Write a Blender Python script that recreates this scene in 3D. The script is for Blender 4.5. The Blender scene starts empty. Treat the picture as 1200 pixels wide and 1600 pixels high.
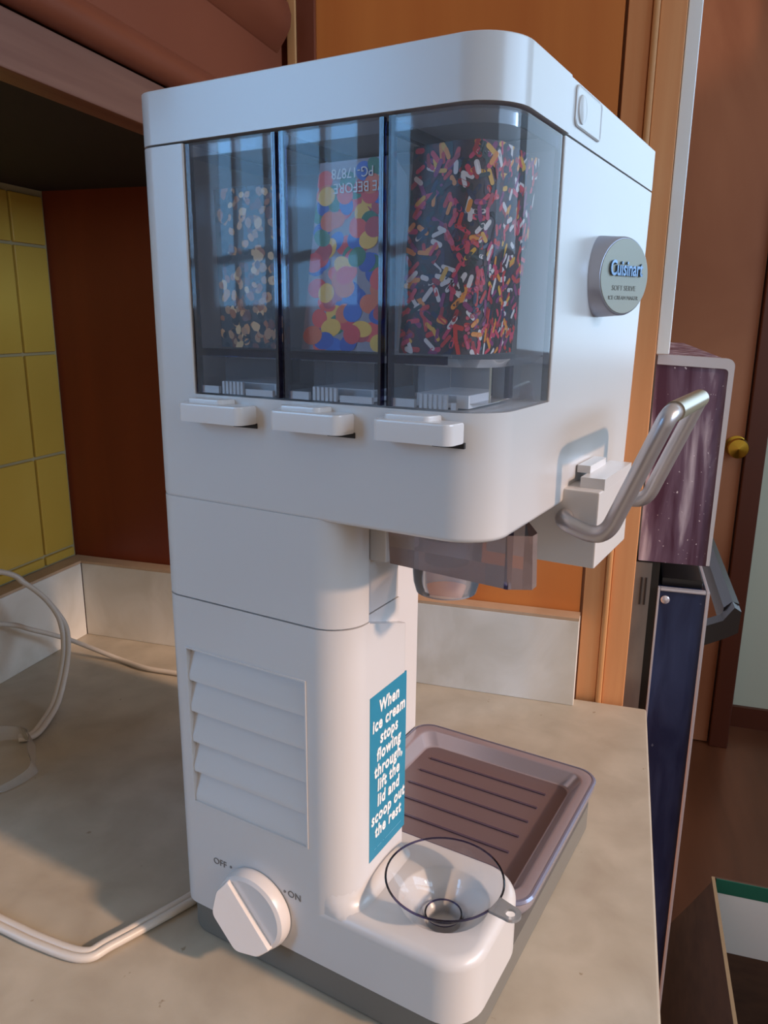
import bpy, bmesh, math, random
from mathutils import Vector, Matrix

SC = bpy.context.scene
COL = SC.collection
PI = math.pi

# ------------------------------------------------------------------ camera, light
cam_d = bpy.data.cameras.new('camera')
cam_o = bpy.data.objects.new('camera', cam_d)
COL.objects.link(cam_o)
cam_d.sensor_fit = 'VERTICAL'
cam_d.sensor_height = 36.0
cam_d.lens = 1199.4 / 1600 * 36.0
cam_d.clip_start = 0.02
_r = Vector((0.9553892, 0.29520743, 0.00916822))
_u = Vector((-0.08047735, 0.23033313, 0.96977835))
_w = Vector((-0.28417403, 0.92725359, -0.24381529))
cam_o.matrix_world = Matrix(((_r.x, _u.x, -_w.x, 0.58747), (_r.y, _u.y, -_w.y, -0.71240),
                             (_r.z, _u.z, -_w.z, 0.36802), (0, 0, 0, 1)))
SC.camera = cam_o

TH = 0.2290                       # the machine stands turned on the counter
MO = Vector((0.3529, -0.3644, 0))
UX = Vector((math.cos(TH), -math.sin(TH), 0))
VX = Vector((math.sin(TH), math.cos(TH), 0))

world = bpy.data.worlds.new('world')
SC.world = world
world.use_nodes = True
bg = world.node_tree.nodes['Background']
bg.inputs[0].default_value = (1.0, 0.86, 0.74, 1)
bg.inputs[1].default_value = 0.44

sun_d = bpy.data.lights.new('low_sun', 'SUN')
sun_o = bpy.data.objects.new('low_sun', sun_d)
COL.objects.link(sun_o)
sun_d.energy = 3.0
sun_d.color = (1.0, 0.64, 0.42)
sun_d.angle = math.radians(3)
_el = math.radians(27)
_sd = (-UX * math.cos(_el) - Vector((0, 0, 1)) * math.sin(_el) - VX * 0.02).normalized()
sun_o.rotation_euler = _sd.to_track_quat('-Z', 'Y').to_euler()

# two windows of the room: daylight comes through them
WIN = (-2.10, -0.90, 0.36, 1.75, -1.95)      # x0, x1, z0, z1, y of the wall behind the camera
WIN3 = (1.32, 2.35, 0.22, 1.50, 1.80)         # x0, x1, z0, z1, y of the far wall
WIN2 = (-1.80, 0.70, 0.52, 1.46, 2.60)      # y0, y1, z0, z1, x of the wall on the right


def window_light(name, w, h, loc, facing, energy, col):
    d = bpy.data.lights.new(name, 'AREA')
    o = bpy.data.objects.new(name, d)
    COL.objects.link(o)
    d.shape = 'RECTANGLE'
    d.size, d.size_y, d.energy, d.color = w, h, energy, col
    o.location = loc
    o.rotation_euler = Vector(facing).to_track_quat('-Z', 'Z' if abs(facing[1]) > 2 else 'Y').to_euler()
    return o


window_light('window_daylight', WIN[1] - WIN[0], WIN[3] - WIN[2], ((WIN[0] + WIN[1]) / 2, WIN[4] - 0.12, (WIN[2] + WIN[3]) / 2),
             (0, 1, 0), 66, (0.20, 0.54, 1.0))
window_light('window_daylight', WIN2[1] - WIN2[0], WIN2[3] - WIN2[2], (WIN2[4] + 0.12, (WIN2[0] + WIN2[1]) / 2, (WIN2[2] + WIN2[3]) / 2),
             (-1, 0, 0), 58, (0.46, 0.70, 1.0))
window_light('window_daylight', WIN3[1] - WIN3[0], WIN3[3] - WIN3[2], ((WIN3[0] + WIN3[1]) / 2, WIN3[4] + 0.06, (WIN3[2] + WIN3[3]) / 2),
             (0, -1, 0), 11, (0.46, 0.72, 1.0))

SC.view_settings.view_transform = 'Standard'
SC.view_settings.look = 'None'
SC.view_settings.exposure = 0.0
SC.view_settings.gamma = 1.0
SC.view_settings.use_curve_mapping = False


# ------------------------------------------------------------------ materials
def srgb(r, g, b):
    f = lambda c: (c / 255 / 12.92) if c <= 10 else ((c / 255 + 0.055) / 1.055) ** 2.4
    return (f(r), f(g), f(b), 1)


def mat(name, col, rough=0.5, metal=0.0, spec=0.5, coat=0.0, **kw):
    m = bpy.data.materials.new(name)
    m.use_nodes = True
    b = m.node_tree.nodes['Principled BSDF']
    b.inputs['Base Color'].default_value = col
    b.inputs['Roughness'].default_value = rough
    b.inputs['Metallic'].default_value = metal
    b.inputs['Specular IOR Level'].default_value = spec
    b.inputs['Coat Weight'].default_value = coat
    b.inputs['Coat Roughness'].default_value = 0.22
    return m


def noise_mat(name, c0, c1, scale=(8, 8, 8), rough=0.5, detail=6, bump=0.0, lo=0.3, hi=0.7, spec=0.5,
              dist=0.0, metal=0.0, rough2=None, coat=0.0, c2=None, spots=None):
    """two colours mixed by stretched noise: grain, mottling and wear"""
    m = mat(name, c0, rough, metal, spec, coat)
    nt = m.node_tree
    b = nt.nodes['Principled BSDF']
    tc = nt.nodes.new('ShaderNodeTexCoord')
    mp = nt.nodes.new('ShaderNodeMapping')
    mp.inputs['Scale'].default_value = scale
    nz = nt.nodes.new('ShaderNodeTexNoise')
    nz.inputs['Detail'].default_value = detail
    nz.inputs['Distortion'].default_value = dist
    nz.inputs['Scale'].default_value = 1.0
    cr = nt.nodes.new('ShaderNodeValToRGB')
    cr.color_ramp.elements[0].position = lo
    cr.color_ramp.elements[0].color = c0
    cr.color_ramp.elements[1].position = hi
    cr.color_ramp.elements[1].color = c1
    if c2:
        e = cr.color_ramp.elements.new((lo + hi) / 2)
        e.color = c2
    L = nt.links.new
    L(tc.outputs['Object'], mp.inputs['Vector'])
    L(mp.outputs['Vector'], nz.inputs['Vector'])
    L(nz.outputs['Fac'], cr.inputs['Fac'])
    out = cr.outputs['Color']
    if spots:
        scl, col, th = spots
        n2 = nt.nodes.new('ShaderNodeTexNoise')
        n2.inputs['Scale'].default_value = scl
        n2.inputs['Detail'].default_value = 3
        L(tc.outputs['Object'], n2.inputs['Vector'])
        r2 = nt.nodes.new('ShaderNodeValToRGB')
        r2.color_ramp.elements[0].position = th
        r2.color_ramp.elements[1].position = th + 0.03
        L(n2.outputs['Fac'], r2.inputs['Fac'])
        mx = nt.nodes.new('ShaderNodeMix')
        mx.data_type = 'RGBA'
        L(r2.outputs['Color'], mx.inputs['Factor'])
        L(out, mx.inputs['A'])
        mx.inputs['B'].default_value = col
        out = mx.outputs['Result']
    L(out, b.inputs['Base Color'])
    if bump:
        bp = nt.nodes.new('ShaderNodeBump')
        bp.inputs['Strength'].default_value = bump
        bp.inputs['Distance'].default_value = 0.002
        L(nz.outputs['Fac'], bp.inputs['Height'])
        L(bp.outputs['Normal'], b.inputs['Normal'])
    if rough2 is not None:
        mr = nt.nodes.new('ShaderNodeMapRange')
        mr.inputs['To Min'].default_value = rough
        mr.inputs['To Max'].default_value = rough2
        L(nz.outputs['Fac'], mr.inputs['Value'])
        L(mr.outputs['Result'], b.inputs['Roughness'])
    return m


def clear_plastic(name, tint, ior=1.45, rough=0.04, haze=0.0, haze_col=(1, 1, 1, 1)):
    """a thin clear sheet: light passes tinted, the surface mirrors by Fresnel"""
    m = bpy.data.materials.new(name)
    m.use_nodes = True
    nt = m.node_tree
    for n in list(nt.nodes):
        nt.nodes.remove(n)
    out = nt.nodes.new('ShaderNodeOutputMaterial')
    tr = nt.nodes.new('ShaderNodeBsdfTransparent')
    tr.inputs[0].default_value = tint
    gl = nt.nodes.new('ShaderNodeBsdfAnisotropic')
    gl.inputs['Roughness'].default_value = rough
    fr = nt.nodes.new('ShaderNodeFresnel')
    fr.inputs['IOR'].default_value = ior
    mx = nt.nodes.new('ShaderNodeMixShader')
    L = nt.links.new
    L(fr.outputs[0], mx.inputs[0])
    src = tr.outputs[0]
    if haze:
        df = nt.nodes.new('ShaderNodeBsdfDiffuse')
        df.inputs[0].default_value = haze_col
        hz = nt.nodes.new('ShaderNodeMixShader')
        hz.inputs[0].default_value = haze
        L(tr.outputs[0], hz.inputs[1])
        L(df.outputs[0], hz.inputs[2])
        src = hz.outputs[0]
    L(src, mx.inputs[1])
    L(gl.outputs[0], mx.inputs[2])
    L(mx.outputs[0], out.inputs[0])
    return m


def attr_mat(name, rough=0.4):
    m = mat(name, (1, 1, 1, 1), rough)
    a = m.node_tree.nodes.new('ShaderNodeAttribute')
    a.attribute_name = 'Col'
    m.node_tree.links.new(a.outputs['Color'], m.node_tree.nodes['Principled BSDF'].inputs['Base Color'])
    return m


M = {}
M['white'] = mat('white_plastic', (0.60, 0.575, 0.56, 1), 0.42, spec=0.5, coat=0.6)
M['white_lever'] = mat('white_lever_plastic', (0.70, 0.66, 0.64, 1), 0.3, coat=0.3)
M['base'] = mat('grey_base', srgb(112, 108, 100), 0.5)
M['smoke'] = clear_plastic('smoke_plastic', (0.94, 0.955, 0.98, 1), 1.27, 0.03, 0.09, (0.62, 0.68, 0.76, 1))
M['smoke_dark'] = clear_plastic('dark_smoke_plastic', (0.30, 0.28, 0.42, 1), 1.5, 0.05)
M['chute'] = clear_plastic('chute_plastic', (0.78, 0.74, 0.76, 1), 1.5, 0.05, 0.35, srgb(190, 165, 160))
M['clear'] = clear_plastic('clear_plastic', (0.95, 0.96, 0.97, 1), 1.45, 0.03, 0.05, (0.8, 0.8, 0.84, 1))
M['ring'] = clear_plastic('nozzle_ring_plastic', (0.93, 0.94, 0.97, 1), 1.3, 0.05, 0.24, (0.82, 0.84, 0.9, 1))
M['clear_edge'] = clear_plastic('clear_plastic_edge', (0.42, 0.40, 0.60, 1), 1.5, 0.03)
M['haze_clear'] = clear_plastic('cloudy_plastic', (0.95, 0.95, 0.95, 1), 1.45, 0.15, 0.22, (0.9, 0.9, 0.9, 1))
M['tray'] = mat('tray_plastic', srgb(168, 160, 168), 0.24, 0.45, 0.6)
M['tray_floor'] = mat('tray_floor_plastic', srgb(112, 96, 98), 0.3, 0.2, 0.5)
M['tray_edge'] = mat('tray_edge_plastic', srgb(122, 124, 146), 0.15, 0.2, 0.7)
M['tray_rib'] = mat('tray_rib_plastic', srgb(86, 76, 92), 0.2, 0.2, 0.6)
M['steel'] = mat('brushed_steel', srgb(186, 182, 184), 0.36, 0.75)
M['steel_grip'] = mat('brushed_grip', srgb(186, 178, 158), 0.28, 0.8)
M['badge'] = mat('badge_silver', srgb(168, 174, 190), 0.32, 0.6)
M['badge_face'] = mat('badge_face', srgb(158, 158, 146), 0.5, 0.3)
M['badge_text'] = mat('badge_lettering', srgb(120, 138, 160), 0.25, 0.9)
M['faint_text'] = mat('engraved_text', srgb(128, 130, 122), 0.6)
M['grey_text'] = mat('grey_print', srgb(120, 112, 106), 0.6)
M['blue'] = noise_mat('sticker_blue', srgb(38, 122, 150), srgb(44, 128, 156), (60, 60, 60), 0.45)
M['sticker_text'] = mat('sticker_white', srgb(232, 228, 224), 0.5)
M['sticker_small'] = mat('sticker_small_print', srgb(110, 176, 204), 0.5)
M['card'] = mat('white_card', srgb(225, 220, 218), 0.7)
M['print'] = attr_mat('printed_card', 0.45)
M['dark'] = mat('dark_slot', srgb(30, 26, 26), 0.6)
M['laminate'] = noise_mat('counter_laminate', srgb(166, 154, 136), srgb(189, 178, 160), (26, 26, 26), 0.40, 10, 0.0,
                          0.3, 0.75, 0.45, 0.3, c2=srgb(177, 166, 148), spots=(90, srgb(150, 134, 112), 0.71))
M['splash'] = noise_mat('splash_laminate', srgb(206, 200, 188), srgb(226, 222, 214), (16, 16, 16), 0.4, 8, 0, 0.35, 0.7, 0.4, 0.8)
M['splash_top'] = noise_mat('splash_top', srgb(176, 146, 116), srgb(192, 164, 136), (30, 30, 30), 0.5)
M['tile'] = noise_mat('yellow_tile', srgb(196, 158, 64), srgb(206, 170, 78), (6, 6, 6), 0.14, 3, spec=0.5)
M['grout'] = mat('grout', srgb(176, 160, 120), 0.8)
M['panel'] = noise_mat('red_brown_panel', srgb(194, 110, 52), srgb(212, 130, 64), (14, 14, 1.2), 0.36, 6, 0.0, 0.3, 0.7,
                       0.4, 0.6)
M['panel_shaded'] = noise_mat('shaded_red_panel', srgb(112, 46, 24), srgb(132, 58, 30), (14, 14, 1.2), 0.40, 6, 0.0, 0.3, 0.7,
                            0.4, 0.6)  # side panel wood with the shade below the wall cabinet mixed into its colour
M['stile'] = noise_mat('stile_wood', srgb(212, 142, 90), srgb(228, 166, 114), (60, 60, 2.4), 0.42, 6, 0.02, 0.3, 0.7, 0.4,
                       0.4)
M['strip'] = noise_mat('light_wood_strip', srgb(190, 128, 74), srgb(216, 164, 112), (80, 80, 4), 0.5, 6)
M['cab'] = noise_mat('cabinet_brown', srgb(112, 57, 38), srgb(126, 67, 46), (6, 6, 6), 0.34, 4,
                     spots=(24, srgb(196, 140, 104), 0.785))
M['cab_rail'] = noise_mat('worn_rail', srgb(104, 62, 48), srgb(138, 96, 76), (90, 3, 60), 0.45, 8, 0.02, 0.35, 0.75)
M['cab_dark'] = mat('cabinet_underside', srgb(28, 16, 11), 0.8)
M['white_paint'] = mat('white_trim_paint', srgb(240, 244, 244), 0.35)
M['door'] = noise_mat('door_brown', srgb(122, 62, 34), srgb(182, 120, 84), (1.8, 1.8, 0.9), 0.36, 6, 0.0, 0.3, 0.75, 0.4, 1.2)
M['door_dark'] = noise_mat('door_frame_brown', srgb(82, 36, 20), srgb(100, 46, 26), (4, 4, 1), 0.4)
M['wall_brown'] = mat('brown_wall', srgb(120, 84, 60), 0.7)
M['wall'] = mat('far_wall_paint', srgb(206, 208, 186), 0.8)
M['floor'] = noise_mat('floor_wood', srgb(92, 52, 32), srgb(118, 70, 46), (12, 1.6, 1), 0.30, 6, 0.0, 0.3, 0.7, 0.5, 0.5)
M['brass'] = mat('brass', srgb(196, 160, 62), 0.2, 1.0)
M['oven_purple'] = noise_mat('grimy_chrome', srgb(76, 44, 68), srgb(214, 208, 224), (60, 60, 7), 0.26, 8, 0.02, 0.36, 0.70,
                             0.5, 0.6, 0.2, 0.45, 0.0, srgb(112, 92, 116), (260, srgb(226, 222, 232), 0.68))
M['oven_blue'] = noise_mat('dark_blue_enamel', srgb(30, 42, 78), srgb(56, 72, 112), (40, 40, 10), 0.16, 6, 0.0, 0.4, 0.75,
                           0.6, 0.5, 0.3, 0.3, 0.0, None, (120, srgb(92, 104, 132), 0.72))
M['chrome'] = mat('chrome_edge', srgb(206, 208, 220), 0.24, 0.55)
M['flange'] = noise_mat('grey_flange', srgb(132, 130, 128), srgb(112, 112, 114), (60, 60, 20), 0.35, 4, metal=0.6)
M['black'] = mat('black_plastic', srgb(24, 22, 22), 0.35)
M['box'] = noise_mat('cardboard', srgb(84, 54, 36), srgb(100, 66, 44), (20, 20, 60), 0.8)
M['box_edge'] = mat('cardboard_edge', srgb(170, 132, 92), 0.8)
M['box_white'] = mat('box_white_print', srgb(240, 228, 214), 0.7)
M['box_green'] = mat('box_green_print', srgb(36, 100, 74), 0.6)
M['cord'] = mat('white_cord', srgb(206, 196, 184), 0.4)


# ------------------------------------------------------------------ mesh helpers
def finish(o, smooth=True, angle=38, wn=False):
    me = o.data
    if smooth:
        for p in me.polygons:
            p.use_smooth = True
        me.set_sharp_from_angle(angle=math.radians(angle))
        if wn:
            md = o.modifiers.new('weighted', 'WEIGHTED_NORMAL')
            md.keep_sharp = True
    return o


def obj(name, bm, m, parent=None, smooth=True, angle=38, wn=True, recalc=True):
    if recalc:
        bmesh.ops.recalc_face_normals(bm, faces=bm.faces)
    me = bpy.data.meshes.new(name)
    bm.to_mesh(me)
    bm.free()
    for mm in (m if isinstance(m, (list, tuple)) else [m]):
        me.materials.append(mm)
    o = bpy.data.objects.new(name, me)
    COL.objects.link(o)
    if parent:
        o.parent = parent
    return finish(o, smooth, angle, wn)


def thing(name, label, cat, loc=(0, 0, 0), rz=0.0, group=None):
    o = bpy.data.objects.new(name, None)
    o.empty_display_size = 0.05
    COL.objects.link(o)
    o.location = loc
    o.rotation_euler = (0, 0, rz)
    return tag(o, label, cat, group)


def tag(o, label, cat, group=None):
    o['label'] = label
    o['category'] = cat
    if group:
        o['group'] = group
    return o


def struct(o):
    o['kind'] = 'structure'
    return o


def box(bm, x0, x1, y0, y1, z0, z1, mi=0):
    vs = [bm.verts.new((x, y, z)) for z in (z0, z1) for (x, y) in ((x0, y0), (x1, y0), (x1, y1), (x0, y1))]
    fs = [(0, 3, 2, 1), (4, 5, 6, 7), (0, 1, 5, 4), (1, 2, 6, 5), (2, 3, 7, 6), (3, 0, 4, 7)]
    out = []
    for f in fs:
        fc = bm.faces.new([vs[i] for i in f])
        fc.material_index = mi
        out.append(fc)
    return out


def bevel(bm, w, seg=3, pred=None):
    bm.normal_update()
    es = []
    for e in bm.edges:
        if len(e.link_faces) == 2 and e.calc_face_angle(0) > math.radians(40):
            if pred is None or pred(e):
                es.append(e)
    if es:
        bmesh.ops.bevel(bm, geom=es, offset=w, segments=seg, affect='EDGES', profile=0.5, clamp_overlap=True)


def bbox_obj(name, b, m, parent=None, bw=0.0, seg=2):
    bm = bmesh.new()
    box(bm, *b)
    if bw:
        bevel(bm, bw, seg)
    return obj(name, bm, m, parent)


def round_poly(pts, seg=8):
    """pts: (x, y, radius) counter-clockwise -> rounded outline"""
    out = []
    n = len(pts)
    for i in range(n):
        p = Vector(pts[i][:2]); r = pts[i][2]
        a = Vector(pts[i - 1][:2]) - p
        b = Vector(pts[(i + 1) % n][:2]) - p
        if r <= 0:
            out.append(p)
            continue
        a.normalize(); b.normalize()
        ang = a.angle(b)
        d = r / math.tan(ang / 2)
        c = p + (a + b).normalized() * (r / math.sin(ang / 2))
        s = p + a * d - c
        e = p + b * d - c
        sgn = 1 if s.cross(e) > 0 else -1
        tot = PI - ang
        for k in range(seg + 1):
            t = sgn * tot * k / seg
            out.append(c + Vector((s.x * math.cos(t) - s.y * math.sin(t), s.x * math.sin(t) + s.y * math.cos(t))))
    return out


def prism(bm, pts, z0, z1, cap0=True, cap1=True):
    lo = [bm.verts.new((p[0], p[1], z0)) for p in pts]
    hi = [bm.verts.new((p[0], p[1], z1)) for p in pts]
    n = len(pts)
    for i in range(n):
        j = (i + 1) % n
        bm.faces.new((lo[i], lo[j], hi[j], hi[i]))
    if cap0:
        bm.faces.new(lo[::-1])
    if cap1:
        bm.faces.new(hi)
    return lo, hi


def loft(bm, loops, closed=True, cap0=False, cap1=False):
    rows = [[bm.verts.new(p) for p in lp] for lp in loops]
    n = len(rows[0])
    for a, b in zip(rows, rows[1:]):
        for i in range(n if closed else n - 1):
            j = (i + 1) % n
            bm.faces.new((a[i], a[j], b[j], b[i]))
    if cap0:
        bm.faces.new(rows[0][::-1])
    if cap1:
        bm.faces.new(rows[-1])
    return rows


def tube(bm, path, r, seg=14, cap=True):
    path = [Vector(p) for p in path]
    n = len(path)
    rows = []
    up = None
    for i, p in enumerate(path):
        t = (path[min(i + 1, n - 1)] - path[max(i - 1, 0)]).normalized()
        if up is None:
            up = Vector((0, 0, 1)) if abs(t.z) < 0.9 else Vector((1, 0, 0))
        s = t.cross(up).normalized()
        up = s.cross(t).normalized()
        rr = r[i] if isinstance(r, (list, tuple)) else r
        rows.append([p + (s * math.cos(2 * PI * k / seg) + up * math.sin(2 * PI * k / seg)) * rr for k in range(seg)])
    loft(bm, rows, True, cap, cap)


def spline(pts, sub=8):
    pts = [Vector(p) for p in pts]
    out = []
    n = len(pts)
    for i in range(n - 1):
        p0, p1, p2, p3 = pts[max(i - 1, 0)], pts[i], pts[i + 1], pts[min(i + 2, n - 1)]
        for k in range(sub):
            t = k / sub
            out.append(0.5 * ((2 * p1) + (p2 - p0) * t + (2 * p0 - 5 * p1 + 4 * p2 - p3) * t * t + (3 * p1 - p0 - 3 * p2 + p3) * t ** 3))
    out.append(pts[-1])
    return out


def round_path(pts, r, seg=8):
    pts = [Vector(p) for p in pts]
    out = [pts[0]]
    for i in range(1, len(pts) - 1):
        p = pts[i]
        a = (pts[i - 1] - p); b = (pts[i + 1] - p)
        d = min(r, a.length * 0.48, b.length * 0.48)
        s = p + a.normalized() * d
        e = p + b.normalized() * d
        for k in range(seg + 1):
            t = k / seg
            out.append(s * (1 - t) ** 2 + p * 2 * t * (1 - t) + e * t * t)
    out.append(pts[-1])
    return out


def lathe(bm, prof, seg=48, mtx=None):
    rows = []
    for (r, z) in prof:
        rows.append([Vector((r * math.cos(2 * PI * k / seg), r * math.sin(2 * PI * k / seg), z)) for k in range(seg)])
    if mtx is not None:
        rows = [[mtx @ p for p in rw] for rw in rows]
    loft(bm, rows, True, prof[0][0] > 1e-6, prof[-1][0] > 1e-6)


def text_obj(name, body, size, m, parent, origin, xdir, ydir, depth=0.0003, shear=0.0, bold=0.0, align='CENTER', sx=1.0, spacing=1.0):
    """lettering as a mesh; xdir is reading direction, ydir is up, in the parent's frame"""
    cu = bpy.data.curves.new(name, 'FONT')
    cu.body = body
    cu.size = size
    cu.shear = shear
    cu.offset = bold
    cu.extrude = depth
    cu.resolution_u = 3
    cu.align_x = align
    cu.align_y = 'CENTER'
    cu.space_character = spacing
    t = bpy.data.objects.new(name, cu)
    COL.objects.link(t)
    bpy.context.view_layer.update()
    dg = bpy.context.evaluated_depsgraph_get()
    me = bpy.data.meshes.new_from_object(t.evaluated_get(dg))
    bpy.data.objects.remove(t)
    bpy.data.curves.remove(cu)
    X = Vector(xdir).normalized(); Y = Vector(ydir).normalized(); Z = X.cross(Y)
    o3 = Vector(origin)
    for v in me.vertices:
        c = v.co.copy()
        v.co = o3 + X * c.x * sx + Y * c.y + Z * c.z
    me.materials.clear()
    me.materials.append(m)
    o = bpy.data.objects.new(name, me)
    COL.objects.link(o)
    o.parent = parent
    return o


def cut(o, boxes):
    """cuts pockets into a part"""
    bm = bmesh.new()
    for b in boxes:
        if len(b) == 6:
            box(bm, *b)
        else:
            vs = [bm.verts.new(p) for p in b]
            for f in ((0, 3, 2, 1), (4, 5, 6, 7), (0, 1, 5, 4), (1, 2, 6, 5), (2, 3, 7, 6), (3, 0, 4, 7)):
                bm.faces.new([vs[i] for i in f])
    me = bpy.data.meshes.new('pocket')
    bm.to_mesh(me); bm.free()
    c = bpy.data.objects.new('pocket', me)
    COL.objects.link(c)
    par = o.parent
    o.parent = None
    for md in list(o.modifiers):
        o.modifiers.remove(md)
    md = o.modifiers.new('cut', 'BOOLEAN')
    md.object = c
    md.operation = 'DIFFERENCE'
    md.solver = 'EXACT'
    bpy.context.view_layer.update()
    dg = bpy.context.evaluated_depsgraph_get()
    nm = bpy.data.meshes.new_from_object(o.evaluated_get(dg))
    o.modifiers.clear()
    o.data = nm
    bpy.data.objects.remove(c)
    o.parent = par
    finish(o, True, 38, True)


# ================================================================== THE ROOM
struct(bbox_obj('floor', (-2.4, 2.7, -2.6, 2.2, -0.96, -0.91), M['floor']))
# left wall behind the counter, with tiles
WL = bbox_obj('wall_left', (-0.16, -0.024, -0.45, 0.9, -0.91, 1.5), M['grout'])
struct(WL)
TS = 0.1122
GAP = 0.0028
tile_mesh = {}
for r in range(-1, 4):
    zb = 0.1050 + r * TS if r >= 0 else 0.0925
    hh = (0.0490 if r == 3 else TS - GAP) if r >= 0 else 0.0100      # cut row under the cabinet, narrow row on the splash
    for c in range(5):
        ww = 0.05 - GAP if c == 0 else TS - GAP
        y1 = 0.016 if c == 0 else 0.016 - 0.05 - (c - 1) * TS
        if r == 3 and zb + hh > 0.4925:
            hh = 0.4925 - zb
        key = (round(ww, 4), round(hh, 4))
        if key not in tile_mesh:
            tb = bmesh.new()
            box(tb, 0, 0.006, 0, ww, 0, hh)
            bevel(tb, 0.0016, 2)
            t = obj('tile', tb, M['tile'], WL)
            tile_mesh[key] = t
        else:
            t = tile_mesh[key].copy(); COL.objects.link(t)
        t.location = (-0.0265, y1 - ww, zb)
# wall with the window, behind the camera
x0, x1, z0, z1, yw = WIN
bm = bmesh.new()
box(bm, -2.3, x0, yw - 0.10, yw, -0.91, 1.9)
box(bm, x1, 0.40, yw - 0.10, yw, -0.91, 1.9)
box(bm, x0, x1, yw - 0.10, yw, -0.91, z0)
box(bm, x0, x1, yw - 0.10, yw, z1, 1.9)
struct(obj('wall_rear', bm, M['wall_brown']))
wf = bpy.data.objects.new('window_1', None); COL.objects.link(wf); struct(wf)
bm = bmesh.new()
box(bm, x0, x0 + 0.05, yw - 0.08, yw + 0.02, z0, z1)
box(bm, x1 - 0.05, x1, yw - 0.08, yw + 0.02, z0, z1)
box(bm, x0 + 0.05, x1 - 0.05, yw - 0.08, yw + 0.02, z0, z0 + 0.05)
box(bm, x0 + 0.05, x1 - 0.05, yw - 0.08, yw + 0.02, z1 - 0.05, z1)
obj('window_frame', bm, M['white_paint'], wf)
bbox_obj('meeting_rail', (x0 + 0.05, x1 - 0.05, yw - 0.06, yw, 0.565, 0.60), M['white_paint'], wf)
# wall on the right with a wide window
y0, y1, z0, z1, xw = WIN2
bm = bmesh.new()
box(bm, xw, xw + 0.10, -2.6, y0, -0.91, 1.95)
box(bm, xw, xw + 0.10, y1, 1.9, -0.91, 1.95)
box(bm, xw, xw + 0.10, y0, y1, -0.91, z0)
box(bm, xw, xw + 0.10, y0, y1, z1, 1.95)
struct(obj('wall_right', bm, M['wall']))
w2 = bpy.data.objects.new('window_2', None); COL.objects.link(w2); struct(w2)
bm = bmesh.new()
box(bm, xw - 0.02, xw + 0.08, y0, y0 + 0.05, z0, z1)
box(bm, xw - 0.02, xw + 0.08, y1 - 0.05, y1, z0, z1)
box(bm, xw - 0.02, xw + 0.08, y0 + 0.05, y1 - 0.05, z0, z0 + 0.05)
box(bm, xw - 0.02, xw + 0.08, y0 + 0.05, y1 - 0.05, z1 - 0.04, z1)
obj('window_frame', bm, M['white_paint'], w2)
for xm in (-1.30, -1.70):
    bbox_obj('mullion', (xm - 0.03, xm + 0.03, WIN[4] - 0.06, WIN[4], WIN[2] + 0.05, WIN[3] - 0.05), M['white_paint'], wf)
# far wall, door, baseboard
x0, x1, z0, z1, yw = WIN3
bm = bmesh.new()
box(bm, 0.905, x0, yw, yw + 0.1, -0.91, 1.6)
box(bm, x1, 2.6, yw, yw + 0.1, -0.91, 1.6)
box(bm, x0, x1, yw, yw + 0.1, -0.91, z0)
box(bm, x0, x1, yw, yw + 0.1, z1, 1.6)
struct(obj('wall_far', bm, M['wall']))
w3 = bpy.data.objects.new('window_3', None); COL.objects.link(w3); struct(w3)
bm = bmesh.new()
box(bm, x0, x0 + 0.04, yw - 0.02, yw + 0.05, z0, z1)
box(bm, x1 - 0.04, x1, yw - 0.02, yw + 0.05, z0, z1)
box(bm, x0 + 0.04, x1 - 0.04, yw - 0.02, yw + 0.05, z0, z0 + 0.04)
box(bm, x0 + 0.04, x1 - 0.04, yw - 0.02, yw + 0.05, z1 - 0.04, z1)
obj('window_frame', bm, M['white_paint'], w3)
struct(bbox_obj('baseboard_far', (0.985, 2.4, 1.785, 1.80, -0.91, -0.84), M['door_dark']))
D1 = bbox_obj('door_1', (0.15, 0.928, 1.65, 1.69, -0.905, 1.25), M['door'])
struct(D1)
bm = bmesh.new()
lathe(bm, [(0.030, 0), (0.030, 0.006), (0.012, 0.010), (0.011, 0.028), (0.024, 0.036), (0.029, 0.046), (0.026, 0.056), (0.0, 0.060)],
      28, Matrix.Translation((0.908, 1.65, 0.027)) @ Matrix.Rotation(PI / 2, 4, 'X'))
kn = obj('door_knob', bm, M['brass'], D1)
kn['label'] = 'round brass door knob'
struct(bbox_obj('trim_1', (0.932, 0.985, 1.63, 1.80, -0.91, 1.3), M['door_dark'], None, 0.004))

# ------------------------------------------------------------------ counter
CT = thing('countertop', 'beige mottled laminate countertop under the white machine', 'countertop')
bm = bmesh.new()
box(bm, -0.02, 0.635, -1.35, 0.0145, -0.038, 0.0)
bevel(bm, 0.002, 2, lambda e: all(v.co.x > 0.6 for v in e.verts))
obj('top_slab', bm, M['laminate'], CT)
BCB = thing('base_cabinet', 'brown wooden base cabinet under the beige countertop', 'cabinet', (0, 0, -0.91))
bbox_obj('carcass', (-0.02, 0.60, -1.35, 0.0145, 0.1, 0.872), M['panel'], BCB)
bbox_obj('toe_kick', (-0.02, 0.54, -1.35, 0.0145, 0.0, 0.1), M['dark'], BCB)

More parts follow.
